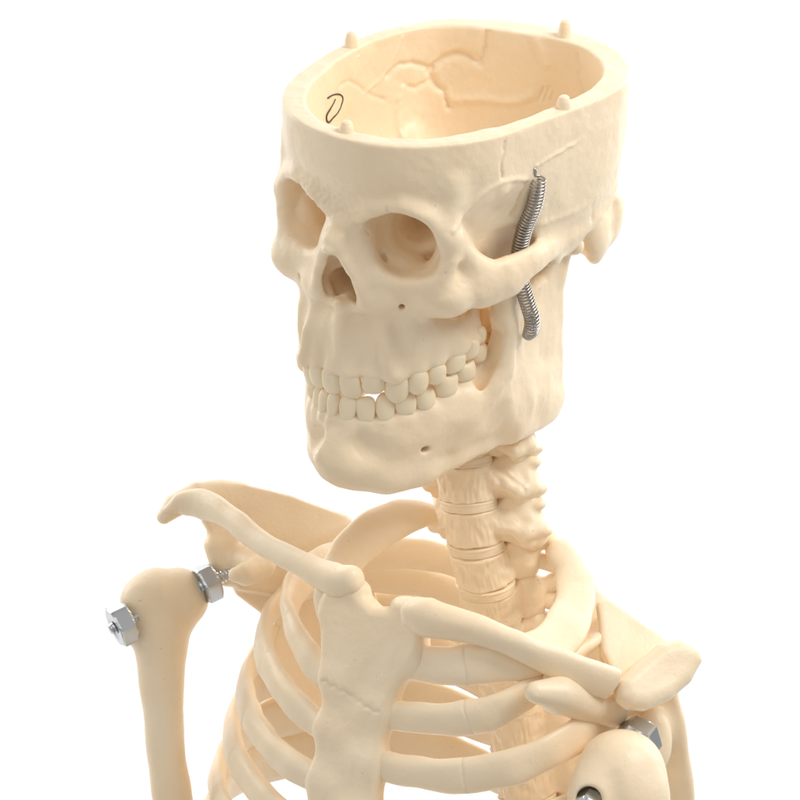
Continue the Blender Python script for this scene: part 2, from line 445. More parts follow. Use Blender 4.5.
# brain cavity and cut
cr.apply((-80, -110, -100), (80, 12, 110), vault(GI, RI_, [-90, -60, -30, 10, 30, 38, 60, 90], [-78, -92, -80, -80, -76, -54, -46, -42], 4.5, 8), 2.5, cut=True)
for s in M:
    cr.chain([(s * 6, -56, 34), (s * 25, -50, 36), (s * 48, -42, 40), (s * 60, -30, 44)], [4, 3, 3, 2], 6)
    cr.chain([(s * 12, -74, -8), (s * 32, -66, -24), (s * 54, -58, -42), (s * 64, -50, -48)], [6, 6, 5, 3], 7)
cr.chain([(0, -60, 84), (0, -50, 80), (0, -46, 70)], [3, 3, 2], 4)
cr.apply((-90, -10, -110), (90, 20, 120), lambda x, y, z: -(y + 0 * x + 0 * z), 1.4, cut=True)
v, q = cr.mesh()
# gentle hand-cast unevenness
N_ = vnormals(v, q)
amp = np.array([noise.noise(Vector(p) * .09) * .45 + noise.noise(Vector(p) * .26) * .14 for p in v.tolist()])
gl = np.exp(-((v[:, 0] + 8) / 22) ** 2 - ((v[:, 1] + 37) / 9) ** 2) * (v[:, 2] > 70)
amp = amp + gl * np.array([noise.noise(Vector(p) * .45) * .9 for p in v.tolist()])
v = v + N_ * amp[:, None]
# sutures and vessel grooves
# seams and vessel grooves, in skull millimetres: (points, width, depth, wiggle)
SEAMS = [
    ([(62.7, -4.6, 46.8),(62.7, -9.2, 47.0),(62.5, -14.0, 48.1),(62.4, -18.1, 48.5),(62.5, -22.6, 47.3)], 0.9, 0.9, 0.7),
    ([(53.1, -43.5, 73.8),(53.0, -39.5, 67.5),(54.4, -35.0, 62.1),(57.5, -30.0, 58.4),(60.0, -26.9, 54.1),(61.5, -25.6, 50.1),(62.7, -24.9, 46.6),(63.4, -25.2, 42.4),(63.9, -26.1, 37.8),(64.8, -27.3, 33.7),(65.5, -29.1, 29.3)], 1.5, -0.9, 0.15),
    ([(65.5, -29.7, 29.3),(64.1, -35.4, 29.3),(61.9, -40.6, 29.6),(60.1, -45.5, 29.5),(58.4, -49.5, 30.1)], 1.5, 1.5, 0.5),
    ([(66.7, -22.9, 23.7),(68.5, -21.6, 16.7),(70.0, -20.4, 8.2),(70.8, -19.3, 3.0),(71.7, -19.0, -3.0),(72.1, -18.2, -8.7),(72.0, -18.4, -17.4)], 1.0, -0.9, 0.6),
    ([(64.6, -58.6, 13.6),(66.0, -58.3, 7.4),(67.4, -58.3, 0.4),(68.8, -58.5, -8.7),(69.8, -58.4, -18.6),(70.8, -55.4, -26.3),(70.8, -52.4, -34.8)], 2.2, -0.8, 0.4),
    ([(70.1, -59.1, -23.9),(69.1, -65.1, -27.2),(69.5, -70.2, -28.0)], 1.6, 1.2, 0.2),
    ([(69.9, -47.6, -47.3),(69.8, -51.2, -45.1)], 1.2, 0.8, 0.3),
    ([(-58.6, -26.6, -9.5),(-57.8, -23.3, -20.9),(-56.3, -17.2, -27.5),(-54.5, -3.7, -35.4)], 1.3, -0.7, 0.3),
    ([(-57.8, -15.5, 14.5),(-58.2, -15.8, 5.3),(-58.5, -20.4, -2.1),(-58.6, -26.6, -9.5),(-57.9, -31.8, -17.6),(-56.7, -35.0, -23.2)], 1.2, 0.8, 0.3),
    ([(-56.5, -22.5, -26.2),(-55.6, -19.6, -30.3),(-54.6, -18.3, -34.2),(-51.9, -18.8, -41.4),(-49.9, -20.8, -45.9),(-46.8, -23.8, -50.9)], 1.5, 1.3, 0.3),
    ([(-38.4, -44.8, -57.4),(-41.0, -37.1, -56.2),(-45.2, -31.3, -52.6),(-46.8, -25.5, -50.9),(-44.8, -21.3, -53.4),(-41.8, -18.1, -56.4),(-38.8, -16.1, -59.3),(-35.2, -15.3, -61.5),(-32.3, -15.6, -62.8),(-28.2, -18.5, -64.5),(-25.5, -19.7, -65.3),(-23.5, -16.1, -65.9),(-22.7, -12.1, -66.2),(-22.0, -2.0, -66.5)], 1.9, 1.9, 0.4),
    ([(-53.7, -29.6, -37.0),(-51.6, -32.8, -41.6),(-49.4, -32.5, -45.8),(-46.5, -29.9, -50.8)], 1.5, 1.1, 0.4),
    ([(-54.5, -30.7, -36.3),(-53.9, -37.4, -33.1),(-53.1, -45.7, -31.3),(-49.1, -55.5, -29.6)], 2.2, -1.3, 0.4),
    ([(-40.3, -38.3, -57.1),(-37.4, -41.5, -58.7),(-30.9, -40.4, -62.2),(-23.7, -39.5, -64.8),(-14.6, -39.4, -68.2),(-4.9, -38.4, -70.7),(2.6, -33.6, -72.4)], 2.4, -1.2, 0.4),
    ([(6.9, -35.7, -73.5),(9.5, -28.2, -74.7)], 0.9, 0.9, 0.1),
    ([(10.0, -35.3, -74.5),(12.1, -27.7, -75.4)], 0.9, 0.9, 0.1),
    ([(13.7, -33.5, -75.4),(14.3, -29.0, -75.9)], 0.9, 0.8, 0.1),
    ([(27.9, -5.1, -75.5),(28.9, -8.0, -75.1),(31.2, -10.6, -74.5),(29.5, -16.6, -75.0),(32.1, -20.2, -74.1),(33.8, -24.0, -73.6)], 0.9, 0.9, 0.7),
    ([(4.0, -3.5, -73.5),(6.8, -8.7, -74.4),(9.7, -14.9, -75.2)], 2.5, -1.0, 0.2),
    ([(-66, -23, 24), (-70, -20, 8), (-72, -18, -10)], .9, .9, .6), ([(-60, -3, 40), (-60, -24, 38)], .9, .9, .8),
]
for s in M:
    SEAMS += [([(s * 8, -46, 92), (s * 13, -52, 86)], .8, .5, .4), ([(s * 26, -76, 84), (s * 30, -86, 79), (s * 36, -96, 72), (s * 44, -98, 66)], .9, .7, .6),
              ([(s * 53, -74, 66), (s * 56, -84, 60), (s * 54, -96, 52)], .9, .6, .5), ([(s * 4.5, -48, 92), (s * 6.5, -56, 97), (s * 9, -64, 97)], .8, .5, .3),
              ([(s * 26, -33, 92), (s * 27, -36, 90)], 1.0, 1.0, 0)]
SEAMS.append(([(-10, -46.5, 91), (0, -47, 93), (10, -46.5, 91)], .8, .7, .6))
for i, (pt, wd, dp, wg) in enumerate(SEAMS): v = groove(v, q, pt, wd, dp, wg, i + 3, 1.8)
v = warp(v)
cranium = link('cranium', H(v), q, IVORY, root, label='skull with the top sawn off, open and hollow')
cr = None
# pegs on the cut rim
for x, z, tp in ((1, 90, 3.8), (-63, -2, 6.2), (67, 1, 4.6), (16, -82, 7.4)):
    P = H([(x, -5, z), (x, tp * .3 - 1, z), (x, tp * .7, z), (x, tp, z)])
    V_, F_ = sweep(P, MH[:, 0], [9.0, 7.4, 6.6, 5.4], [9.0, 7.4, 6.6, 5.4], n=14, seg=20, p=2, endr=(0, .55))
    link('peg', V_, F_, IVORY, cranium)
# teeth
def superell(n=14, m=20):
    vs, fs = [], []
    for i in range(n + 1):
        ph = -math.pi / 2 + math.pi * i / n
        for j in range(m):
            th = 2 * math.pi * j / m; vs.append((math.cos(ph) * math.cos(th), math.sin(ph), math.cos(ph) * math.sin(th)))
    for i in range(n):
        for j in range(m):
            k = (j + 1) % m; fs.append((i * m + j, (i + 1) * m + j, (i + 1) * m + k, i * m + k))
    return np.array(vs), fs
def tooth(base, fwd, wd, hgt, thick, updown, kind, seed):
    """crown centred on base; fwd = outward direction; updown = +1 when the biting edge points up"""
    v, f = superell()
    e = {'i': 2.9, 'c': 2.4, 'p': 2.5, 'm': 3.0}[kind]
    sp = lambda a, e_: np.sign(a) * np.abs(a) ** (2 / e_)
    r = np.linalg.norm(v, axis=1)
    den = (np.abs(v) ** e).sum(1) ** (1 / e)
    v = v / den[:, None]
    rd = random.Random(seed)
    x, y, z = v.T.copy(); yy = y * updown           # yy = +1 at the biting edge
    tap = 1 - (.40 if (kind in 'ic' and updown > 0) else .16) * ((1 - yy) * .5) ** 1.3
    x = x * tap
    if kind == 'i': z = z * (1 - .32 * (yy + 1) / 2) + .10 * (1 - yy ** 2)
    if kind == 'c': x = x * (1 - .20 * np.clip(yy, 0, 1)); z = z * (1 - .2 * (yy + 1) / 2); y = y + updown * .14 * np.clip(yy, 0, 1) * (1 - np.abs(x)) ** 1
    if kind == 'p': y = y + updown * .10 * np.clip(yy, 0, 1) * (.6 - x * x * 1.4)
    if kind == 'm': y = y + updown * np.clip(yy, 0, 1) * (.10 * np.cos(x * 4.2 + 3.1) * np.where(np.abs(z) > .2, 1, .2) )
    x = x + .05 * rd.uniform(-1, 1) * yy; z = z + .08 * np.cos(x * 3 + rd.uniform(-1, 1)) * (z > 0)
    fwd = np.array(fwd, float) + np.array([rd.uniform(-.10, .10), rd.uniform(-.06, .06), 0]); fwd /= np.linalg.norm(fwd); up = np.array([0, 1., 0]); up = up - fwd * (up @ fwd); up /= np.linalg.norm(up)
    side = np.cross(up, fwd)
    rot_ = rd.uniform(-.12, .12); hgt *= rd.uniform(.94, 1.10); wd *= rd.uniform(.93, 1.05); thick *= rd.uniform(.92, 1.08); s2 = side * math.cos(rot_) + up * math.sin(rot_); u2 = up * math.cos(rot_) - side * math.sin(rot_)
    side, up = s2, u2
    P = np.array(base) + (x * wd / 2)[:, None] * side + (y * hgt / 2)[:, None] * up + (z * thick / 2)[:, None] * fwd
    return H(warp(P)), f
kinds = ['i', 'i', 'c', 'p', 'p', 'm', 'm', 'm']
def normal_at(T_, i):
    a = np.array([T_[i - 1][0], T_[i - 1][2]]) if i else np.array([-T_[0][0], T_[0][2]])
    b = np.array([T_[i + 1][0], T_[i + 1][2]]) if i < len(T_) - 1 else np.array([T_[i][0], T_[i][2]])
    d = b - a; return np.array([-d[1], 0, d[0]]) * 1.0
for s in M:
    for i, (x, y, z, wd) in enumerate(UP):
        n = normal_at(UP, i); n = n / np.linalg.norm(n); n = np.array([s * abs(n[0]), -.05, abs(n[2])])
        hg = [13.5, 12, 14, 11.5, 11, 11, 10.5, 9][i]
        if s == 1 and i == 1: hg, y = 10.5, y + 1.8
        th = [7, 7, 8, 9, 9.5, 11, 11, 10][i]
        if s < 0: x -= max(0, i - 3) * 1.6
        V_, F_ = tooth((s * (x - 0.3 * abs(n[0])), y + 1.8, z - .4), n, wd * 1.15, hg * 1.18, th, -1, kinds[i], i + (s > 0) * 40)
        link('upper_tooth', V_, F_ if s > 0 else F_, TOOTH, cranium)

# ================================================================== MANDIBLE
md = Field((-64, -204, -52), (64, -78, 104), 1.6 if QUICK else .9)
LO = [(3.9, -150.5, 90.5, 8.0), (11.4, -151.5, 87.5, 8.4), (18.6, -152, 82.5, 9.2), (25.4, -151, 76.5, 9.6), (31.0, -149, 69, 9.8), (34.8, -145.5, 58, 12.0), (37.8, -140.5, 46.5, 12.0), (39, -135, 34.5, 11.0)]
for s in M:
    B_ = [(0, -174, 85), (s * 10, -174, 84), (s * 20, -173, 78), (s * 30, -171, 67), (s * 38, -169, 51), (s * 43, -167, 30), (s * 47, -168, 8), (s * 49, -170, -10)]
    md.chain(B_, [15, 15, 15, 15, 15, 15, 14, 10], 6, flat=((s * .88, 0, .47), 1.9))
    md.chain([(0, -165, 84), (s * 12, -165, 82), (s * 22, -163, 76), (s * 31, -160, 65), (s * 37, -156, 51), (s * 41, -151, 36)], [8, 8, 8, 8, 8, 8], 6, flat=((0, 1, 0), .7))
    md.chain([(s * 6, -188, 84), (s * 18, -190, 80), (s * 27, -191, 69), (s * 37, -189, 50), (s * 42, -187, 22), (s * 45, -187, -6)], [6, 7, 6, 5, 5, 5], 8)
    # ramus
    def bend(a, b, s=s): return s * 0 + 0 * a + 0 * b
    md.plate([(-36, -120), (-31, -100), (-36, -88), (-28, -84), (-22, -92), (-14, -101), (2, -102), (14, -92), (24, -86), (29, -100), (29, -126), (31, -146), (28, -165), (10, -188), (-16, -192), (-33, -190), (-40, -180), (-39, -160)],
             (s * 48.5, 0, 0), (0, 0, 1), (0, 1, 0), 5.2, 5.2, 12)
    md.chain([(s * 50, -118, 26), (s * 49, -140, 31), (s * 46, -154, 42), (s * 42, -163, 54)], [4, 4.6, 5, 4], 12)
    md.chain([(s * 44, -90, -36), (s * 51, -87, -33), (s * 58, -90, -33)], [5.5, 6.5, 5], 4)
    md.chain([(s * 51, -90, -34), (s * 50.5, -110, -31)], [5, 4], 5)
    md.chain([(s * 49, -140, 29), (s * 50, -115, 26), (s * 50, -95, 20)], [4.5, 4.2, 3.6], 6)
    md.ell((s * 49, -184, -28), (5.8, 11, 12), 8)
    for i, (x, y, z, wd) in enumerate(LO):
        nx = x / 42.
        md.chain([(s * x * .985, y - 5.5, z - .2), (s * (x - nx), y - 7 - [12, 12, 16, 10, 9, 8, 7, 5][i], z - 1.4)], [wd * .46, wd * .3], 3)
    md.chain([(s * 33, -174.5, 72), (s * 25, -174, 66)], [1.9, 1.6], 3, cut=True)
for s in M:
    md.ell((s * 14, -171, 93), (8, 6, 3.0), 9, cut=True)
    md.chain([(s * 45.5, -122, 31), (s * 45.5, -138, 35), (s * 44, -151, 43)], [4, 3.2, 2], 9, cut=True)
md.chain([(0, -170, 88), (0, -182, 91)], [5, 7], 8)
for s in M:
    md.chain([(0, -181, 88), (s * 10, -187, 85), (s * 18, -190, 78), (s * 27, -189, 68)], [7, 7.5, 7.5, 6], 12)
    md.chain([(s * 4, -174, 90), (s * 14, -182, 87)], [3, 3], 6)
v, q = md.mesh()
N_ = vnormals(v, q)
v = v + N_ * np.array([noise.noise(Vector(p) * .10 + Vector((7, 0, 0))) * .7 + noise.noise(Vector(p) * .26) * .10 for p in v.tolist()])[:, None]
v[:, 1] += np.where(v[:, 0] < 0, .38 * -v[:, 0], 0) * np.clip((-168 - v[:, 1]) / 20, 0, 1) * np.clip(v[:, 2] / 50, 0, 1)
v = warp(v)
mandible = link('mandible', H(v), q, IVORY, root, label='lower jaw hung on two coil springs')
md = None
for s in M:
    for i, (x, y, z, wd) in enumerate(LO):
        n = normal_at(LO, i); n = n / np.linalg.norm(n); n = np.array([s * abs(n[0]), .03, abs(n[2])])
        hg = [14, 14, 15, 12.5, 12, 11.5, 11, 10][i]; th = [6.5, 6.5, 7.5, 8.5, 9, 11, 11, 10][i]
        V_, F_ = tooth((s * x, y + (0.2 if i < 2 else 1.6) + (1 if i % 2 else 0), z + .2), n, wd * 1.17, hg * 1.1, th, 1, kinds[i], i + 11 + (s > 0) * 40)
        link('lower_tooth', V_, F_, TOOTH, mandible)

# ================================================================== SPRINGS
def tube(path, r, seg=8):
    return sweep(np.array(path), (0.13, .37, .91), r, r, n=len(path), seg=seg, p=2, smoothed=True, endr=(1, 1), rim=2)
def spring(s):
    ax = catmull([(s * 69.5, -29, 24), (s * 67, -44, 24), (s * 62, -58, 23.5), (s * 58.5, -74, 22), (s * 58, -90, 18), (s * 60.5, -104, 14.5), (s * 62, -112, 12.5), (s * 61, -119, 10.5), (s * 57.5, -125, 8)], 400)
    d = np.r_[0, np.cumsum(np.linalg.norm(np.diff(ax, axis=0), axis=1))]; Lg = d[-1]
    turns = 56; n = turns * 18; s_ = np.linspace(0, Lg, n)
    P = np.stack([np.interp(s_, d, ax[:, j]) for j in range(3)], 1)
    Tn = np.gradient(P, axis=0); Tn /= np.linalg.norm(Tn, axis=1, keepdims=True)
    u = np.cross(Tn, np.array([0, 0, 1.])); u /= np.linalg.norm(u, axis=1, keepdims=True); w_ = np.cross(Tn, u)
    th = np.linspace(0, turns * 2 * math.pi, n)
    R_ = 3.7 * np.minimum(1, .75 + .25 * np.minimum(s_ / 6, (Lg - s_) / 6))
    coil = P + R_[:, None] * (np.cos(th)[:, None] * u + np.sin(th)[:, None] * w_)
    top = catmull([(s * 60, -23.5, 25.5), (s * 67, -24.5, 25), coil[0]], 10)[:-1]
    bot = catmull([coil[-1], (s * 56.5, -127, 7), (s * 51, -126, 6)], 10)[1:]
    V_, F_ = tube(H(np.vstack([top, coil, bot])), 1.05, 6)
    link('jaw_spring', V_, F_, SPRING, root, label='thin steel coil spring from temple to %s jaw' % ('left' if s > 0 else 'right'))
spring(1); spring(-1)

# ================================================================== NECK AND SPINE
spine_c = catmull([V(463, 250, -150), V(460, 380, -165), V(462, 440, -178), V(467, 490, -190), V(474, 535, -204), V(484, 575, -222), V(492, 620, -246), V(506, 680, -278), V(520, 750, -306), V(532, 830, -326), V(540, 920, -340)], 400)
sl_ = np.r_[0, np.cumsum(np.linalg.norm(np.diff(spine_c, axis=0), axis=1))]
def spine_at(s):
    p = np.array([np.interp(s, sl_, spine_c[:, j]) for j in range(3)]); a = np.array([np.interp(s + 6, sl_, spine_c[:, j]) for j in range(3)])
    b = np.array([np.interp(s - 6, sl_, spine_c[:, j]) for j in range(3)]); up = (b - a) / np.linalg.norm(b - a)
    L_ = MT[:, 0] - up * (MT[:, 0] @ up); L_ /= np.linalg.norm(L_)
    return p, np.stack([L_, up, np.cross(L_, up)], 1)
def s_of_py(py):   # arc length where the column passes a given image height
    yy = 400 - spine_c[:, 1] * DIST / (DIST - spine_c[:, 2])
    return float(np.interp(py, yy, sl_))
marks = [262, 298, 336, 376, 418, 458, 502, 545, 585, 622, 662, 704, 750, 798, 846, 896]   # upper ends of C1..T9
VERT = []
for i in range(len(marks) - 1):
    s0, s1 = s_of_py(marks[i]), s_of_py(marks[i + 1]); h = (s1 - s0) / 2.0       # mm spacing
    p, R_ = spine_at((s0 + s1) / 2)
    VERT.append((p, R_, h))
    if i == 0: continue
    cerv = i < 7; wx = 16.5 if cerv else 16.5; wz = 12 if cerv else 14
    Fd = Field((-44, -h - 14, -50), (44, h + 6, 20), 2.0 if QUICK else 1.0)
    bh = h * .5 - 2.6
    def body(x, y, z, wx=wx, wz=wz, bh=bh):
        t = np.clip(y / bh, -1.3, 1.3); g = 1 + .06 * (np.abs(t) ** 3) - .02
        rr = (np.sqrt((x / (wx * g)) ** 2 + (z / (wz * g)) ** 2) - 1) * wz
        e = np.abs(y) - bh
        return np.maximum(rr, e) + 0 * x
    Fd.apply((-wx - 3, -bh, -wz - 3), (wx + 3, bh, wz + 3), body, 1.0)
    for s in M:
        if cerv:
            Fd.chain([(s * 9, 0, -6), (s * 22, 0, -14)], [9, 9.5], 4)
            Fd.chain([(s * 23, h * .5, -15), (s * 25, -h * .5, -19)], [8, 8], 4)            # articular pillar
            Fd.chain([(s * 16, 2, -2), (s * 25, -2, -3), (s * 30, -5, -6)], [4, 3.6, 5], 4)
            Fd.chain([(s * 24, -2, -14), (s * 33, -4, -13)], [6, 5], 5)
            Fd.ell((s * 19, 0, -15), (15, h * .64, 10), 5)
            Fd.chain([(s * 20, 0, -20), (s * 10, -4, -31), (0, -6, -34)], [6, 5, 5], 4)
            Fd.ell((s * 34, h * .3, -17), (4, 3, 4), 3); Fd.ell((s * 33, -h * .35, -20), (4.5, 3, 4), 3); Fd.ell((s * 27, -h * .5, -10), (4, 2.6, 4), 3)
            Fd.chain([(0, -6, -34), (s * 4, -10, -44)], [4, 3], 3)
        else:
            Fd.chain([(s * 9, 3, -9), (s * 16, 3, -17)], [4.5, 5], 3)
            Fd.chain([(s * 14, 9, -17), (s * 15, -9, -19)], [6, 6], 4)
            Fd.ell((s * 14, 0, -16), (11, h * .6, 9), 5)
            Fd.chain([(s * 14, 3, -18), (s * 22, 4, -23), (s * 27, 5, -27)], [5, 4.4, 5.5], 4)
            Fd.chain([(s * 14, 0, -20), (0, -3, -30)], [4, 4], 4)
            Fd.chain([(0, -3, -30), (0, -20, -44)], [4, 3.5], 4)
    v, q = Fd.mesh(); N_ = vnormals(v, q)
    # vertical wrinkles cast into the front of the bodies
    a_ = np.clip(1 - np.abs(v[:, 1]) / (bh + 1e-3), 0, 1) ** .5 * (v[:, 2] > -5)
    wr = np.array([noise.noise(Vector((math.atan2(x, z + 3) * 11 + i * 9, y * .13, i))) for x, y, z in v.tolist()])
    v = v + N_ * (a_ * wr * 1.3 + np.array([noise.noise(Vector(pp) * .19 + Vector((i, 0, 0))) * .9 for pp in v.tolist()]))[:, None]
    vo = link('neck_vertebra' if cerv else 'chest_vertebra', p + 2 * v @ R_.T, q, IVORY, root)
    # disc below
    p2, R2 = spine_at(s1)
    th = np.linspace(0, 2 * math.pi, 40, endpoint=False); rings = []
    for yy, g in ((-3.0, .9), (-2.6, 1.0), (-1.9, 1.035), (-1.0, .985), (-.3, 1.0), (.4, 1.0), (1.0, .985), (1.9, 1.035), (2.6, 1.0), (3.0, .9)):
        wob_ = 1 + .012 * np.sin(th * 5 + i + yy)
        rings.append(np.stack([np.cos(th) * wx * 1.025 * g * wob_, np.full(40, yy), np.sin(th) * wz * 1.025 * g * wob_], 1))
    vv = np.concatenate(rings); ff = [(a * 40 + b, (a + 1) * 40 + b, (a + 1) * 40 + (b + 1) % 40, a * 40 + (b + 1) % 40) for a in range(9) for b in range(40)]
    ff += [tuple(range(40)), tuple(360 + b for b in range(39, -1, -1))]
    link('spinal_disc', p2 + 2 * vv @ R2.T, ff, IVORY, vo)

# centre lines of the ribs in torso millimetres, from the joint on the spine round to the breastbone
RIBS = {
 (1, -1): [(-28, 11, -121), (-31, 20, -105), (-40, 24, -84), (-47, 16, -58), (-47, 1, -30), (-37, -15, -3)],
 (2, -1): [(-29, -11, -132), (-58, -10, -125), (-80, -13, -100), (-87, -17, -68), (-82, -24, -42), (-73, -31, -24), (-58, -38, -10), (-39, -45, 0), (-25, -51, 3)],
 (3, -1): [(-25, -31, -142), (-60, -29, -138), (-90, -31, -115), (-106, -38, -82), (-104, -48, -52), (-89, -58, -28), (-66, -64, -8), (-41, -71, 4), (-22, -76, 6)],
 (4, -1): [(-20, -57, -153), (-60, -50, -148), (-95, -55, -125), (-115, -69, -85), (-110, -86, -48), (-88, -93, -22), (-64, -97, -4), (-38, -101, 8), (-18, -104, 9)],
 (5, -1): [(-15, -83, -162), (-60, -75, -156), (-98, -82, -130), (-121, -97, -85), (-117, -112, -52), (-100, -118, -30), (-77, -122, -10), (-46, -127, 6), (-17, -133, 11)],
 (6, -1): [(-9, -110, -170), (-58, -106, -163), (-100, -114, -138), (-126, -128, -92), (-122, -140, -55), (-105, -147, -30), (-80, -150, -8), (-46, -152, 8), (-16, -156, 13)],
 (7, -1): [(-3, -138, -174), (-54, -134, -167), (-100, -142, -142), (-128, -156, -94), (-124, -168, -55), (-107, -176, -30), (-80, -178, -6), (-46, -176, 10), (-14, -176, 15)],
 (1, 1): [(31, 11, -121), (32, 22, -112), (55, 18, -92), (74, 11, -68), (85, 0, -42), (84, -8, -20), (72, -14, -8), (54, -21, 0), (35, -27, 2)],
 (2, 1): [(36, -11, -132), (31, -8, -128), (55, 0, -112), (76, -1, -91), (89, -8, -66), (89, -22, -30), (82, -35, -5), (66, -45, 1), (46, -52, 4), (25, -57, 4)],
 (3, 1): [(40, -33, -142), (72, -30, -134), (99, -32, -110), (111, -35, -68), (109, -48, -24), (96, -61, -2), (72, -73, 5), (48, -80, 7), (25, -84, 7)],
 (4, 1): [(45, -57, -153), (80, -54, -145), (112, -58, -115), (129, -66, -66), (122, -80, -18), (104, -92, 1), (74, -104, 9), (48, -110, 10), (25, -112, 9)],
 (5, 1): [(50, -83, -162), (84, -80, -152), (116, -84, -122), (134, -94, -72), (126, -108, -22), (108, -120, -1), (78, -132, 9), (50, -138, 12), (26, -140, 12)],
 (6, 1): [(57, -110, -170), (90, -106, -160), (122, -112, -128), (140, -122, -78), (130, -136, -26), (112, -148, -3), (80, -158, 9), (50, -163, 13), (26, -165, 14)],
 (7, 1): [(62, -138, -174), (94, -136, -164), (126, -142, -130), (142, -152, -80), (132, -166, -28), (112, -176, -5), (80, -184, 9), (50, -187, 14), (26, -186, 16)],
}
# ================================================================== BREASTBONE
st = Field((-48, -190, -16), (48, 14, 24), 1.8 if QUICK else .9)
ZS = lambda y: .09 * -y
stb = lambda a, b: .09 * -b
st.plate([(-10, -3), (-24, 1), (-32, -8), (-33, -20), (-28, -30), (-24, -44), (-21, -52), (20, -56), (24, -46), (28, -34), (33, -24), (32, -10), (22, -3), (10, -5), (0, -7)],
         (0, 0, 0), (1, 0, 0), (0, 1, 0), 6.5, 4, 0, bend=stb)
dx = lambda y: max(0, -50 - y) * .13
st.plate([(a + dx(b), b) for a, b in [(-21, -50), (-20, -70), (-21, -95), (-22, -125), (-20, -160), (-10, -185), (10, -185), (20, -160), (22, -128), (21, -98), (20, -72), (20, -54)]],
         (0, 0, 0), (1, 0, 0), (0, 1, 0), 5.5, 4, 2.5, bend=stb)
for s in M:
    st.ell((s * 19, -2, 0), (11, 6, 8), 4)
    for k in range(1, 7):
        e0 = np.array(RIBS[(k, s)][-1], float); e1 = np.array([dx(e0[1]), e0[1] - 1, ZS(e0[1])]); dn = (e1 - e0) / np.linalg.norm(e1 - e0)
        st.chain([e0 + dn * 14, e0 + dn * 6], [6, 7], 8, flat=((0, 0, 1), 1.2))
v, q = st.mesh(); N_ = vnormals(v, q)
v = v + N_ * np.array([noise.noise(Vector(p) * .08 + Vector((3, 0, 0))) * .5 + noise.noise(Vector(p) * .25) * .12 for p in v.tolist()])[:, None]
rz = random.Random(5); zz = [(x, -50.5 - (x + 22) * .14 + (1.0 if i % 2 else -1.0) * rz.uniform(.3, 1), 0) for i, x in enumerate(np.arange(-19, 21, 2.9))]
zz = [(x, y, float(v[(np.abs(v[:, 0] - x) < 2) & (np.abs(v[:, 1] - y) < 2)][:, 2].max())) for x, y, _ in zz]
v = groove(v, q, zz, .8, 1.0)
sternum = link('sternum', T(v), q, IVORY, root)

# ================================================================== RIBS with their cartilage
#            spine idx, lateral half width, costal y, slope, cut between bone and cartilage
ATT = {1: (31, -22), 2: (25, -52), 3: (21, -81), 4: (21, -109), 5: (22, -136), 6: (21, -158), 7: (18, -176)}
TI = np.linalg.inv(MT)
def tor(p): return (TI @ (p - CT)) / 2
def rib(k, s):
    p, R_, h = VERT[6 + k]
    v0 = tor(p + 2 * R_ @ np.array([s * 11, 5, -12]))
    e0 = np.array(RIBS[(k, s)][-1], float); e1 = e0 + np.array([-s * 8, -1, .5])
    P = catmull([v0] + [np.array(p_, float) for p_ in RIBS[(k, s)]] + [e1], 110)
    if k == 1:
        up = np.array([(0, 1, -.3), (s * .7, .7, -.3), (s * 1, .2, 0), (s * .9, -.4, .1), (s * .5, -.8, .1), (s * .2, -1, 0), (0, -1, -.1)])
        if s < 0: up = np.array([(0, .4, -.9), (s * .6, .3, -.6), (s * 1, .2, -.1), (s * .95, .35, .4), (s * .6, .55, .6), (s * .3, 1, .3), (0, 1, .1)])
        a = [4, 6, 10, 11.5, 11.5, 10, 9]; b = [4, 4, 3.6, 3.6, 4, 5, 5.4]
    else:
        q_ = .5 if k == 2 else -.1
        up = np.array([(0, 1, 0)] * 3 + [(s * q_, 1, 0)] * 3 + [(0, 1, 0.1)] * 3)
        if (k, s) == (2, 1): up = np.array([(0, 1, 0)] * 2 + [(.3, 1, 0), (.8, .8, 0), (1, .5, 0), (.7, .9, 0), (.2, 1, 0)] + [(0, 1, .1)] * 5)
        a = [5, 8, 9.4, 9.6, 9.6, 9.4, 8.8, 8.2, 7.4] if k < 4 else [5, 9, 11.5, 12, 11, 9.4, 8.8, 8.2, 7.4]; b = [4.5, 4.2, 3.8, 3.6, 3.9, 4.4, 4.9, 5.2, 5.4]
    if k >= 5: a = [5, 11, 15, 15, 12.5, 9.6, 8.8, 8.2, 7.4]
    n = 110; xs = {1: 57, 2: 66, 3: 72, 4: 78, 5: 82, 6: 86, 7: 90}[k] if s > 0 else {1: 45, 2: 62, 3: 72, 4: 78, 5: 82, 6: 86, 7: 90}[k]
    cut = 55 + int(np.argmin(np.abs(np.abs(P[55:104, 0]) - xs)))
    upn = lerp_tab(up, n); an = lerp_tab(a, n) * 2; bn = lerp_tab(b, n) * 2
    PV = T(P); UV = upn @ MT.T
    # slight end swelling at the joint
    sw = np.exp(-((np.arange(n) - cut) / 3.0) ** 2) * (.06 if s > 0 else 0) + 1; er = .12 if s > 0 else 0
    V_, F_ = sweep(PV[:cut + 1], UV[:cut + 1], (an * sw)[:cut + 1], (bn * sw)[:cut + 1], seg=22, smoothed=True, p=2.3, endr=(.5, er), wob=2.0, seed=k * 3 + s)
    r_ = link('rib', V_, F_, IVORY, root)
    V_, F_ = sweep(PV[cut:], UV[cut:], (an * sw)[cut:], (bn * sw)[cut:], seg=22, smoothed=True, p=2.3, endr=(er, .3), wob=2.0, seed=k * 3 + s)
    link('costal_cartilage', V_, F_, IVORY, r_)
for k in range(1, 8):
    for s in M: rib(k, s)

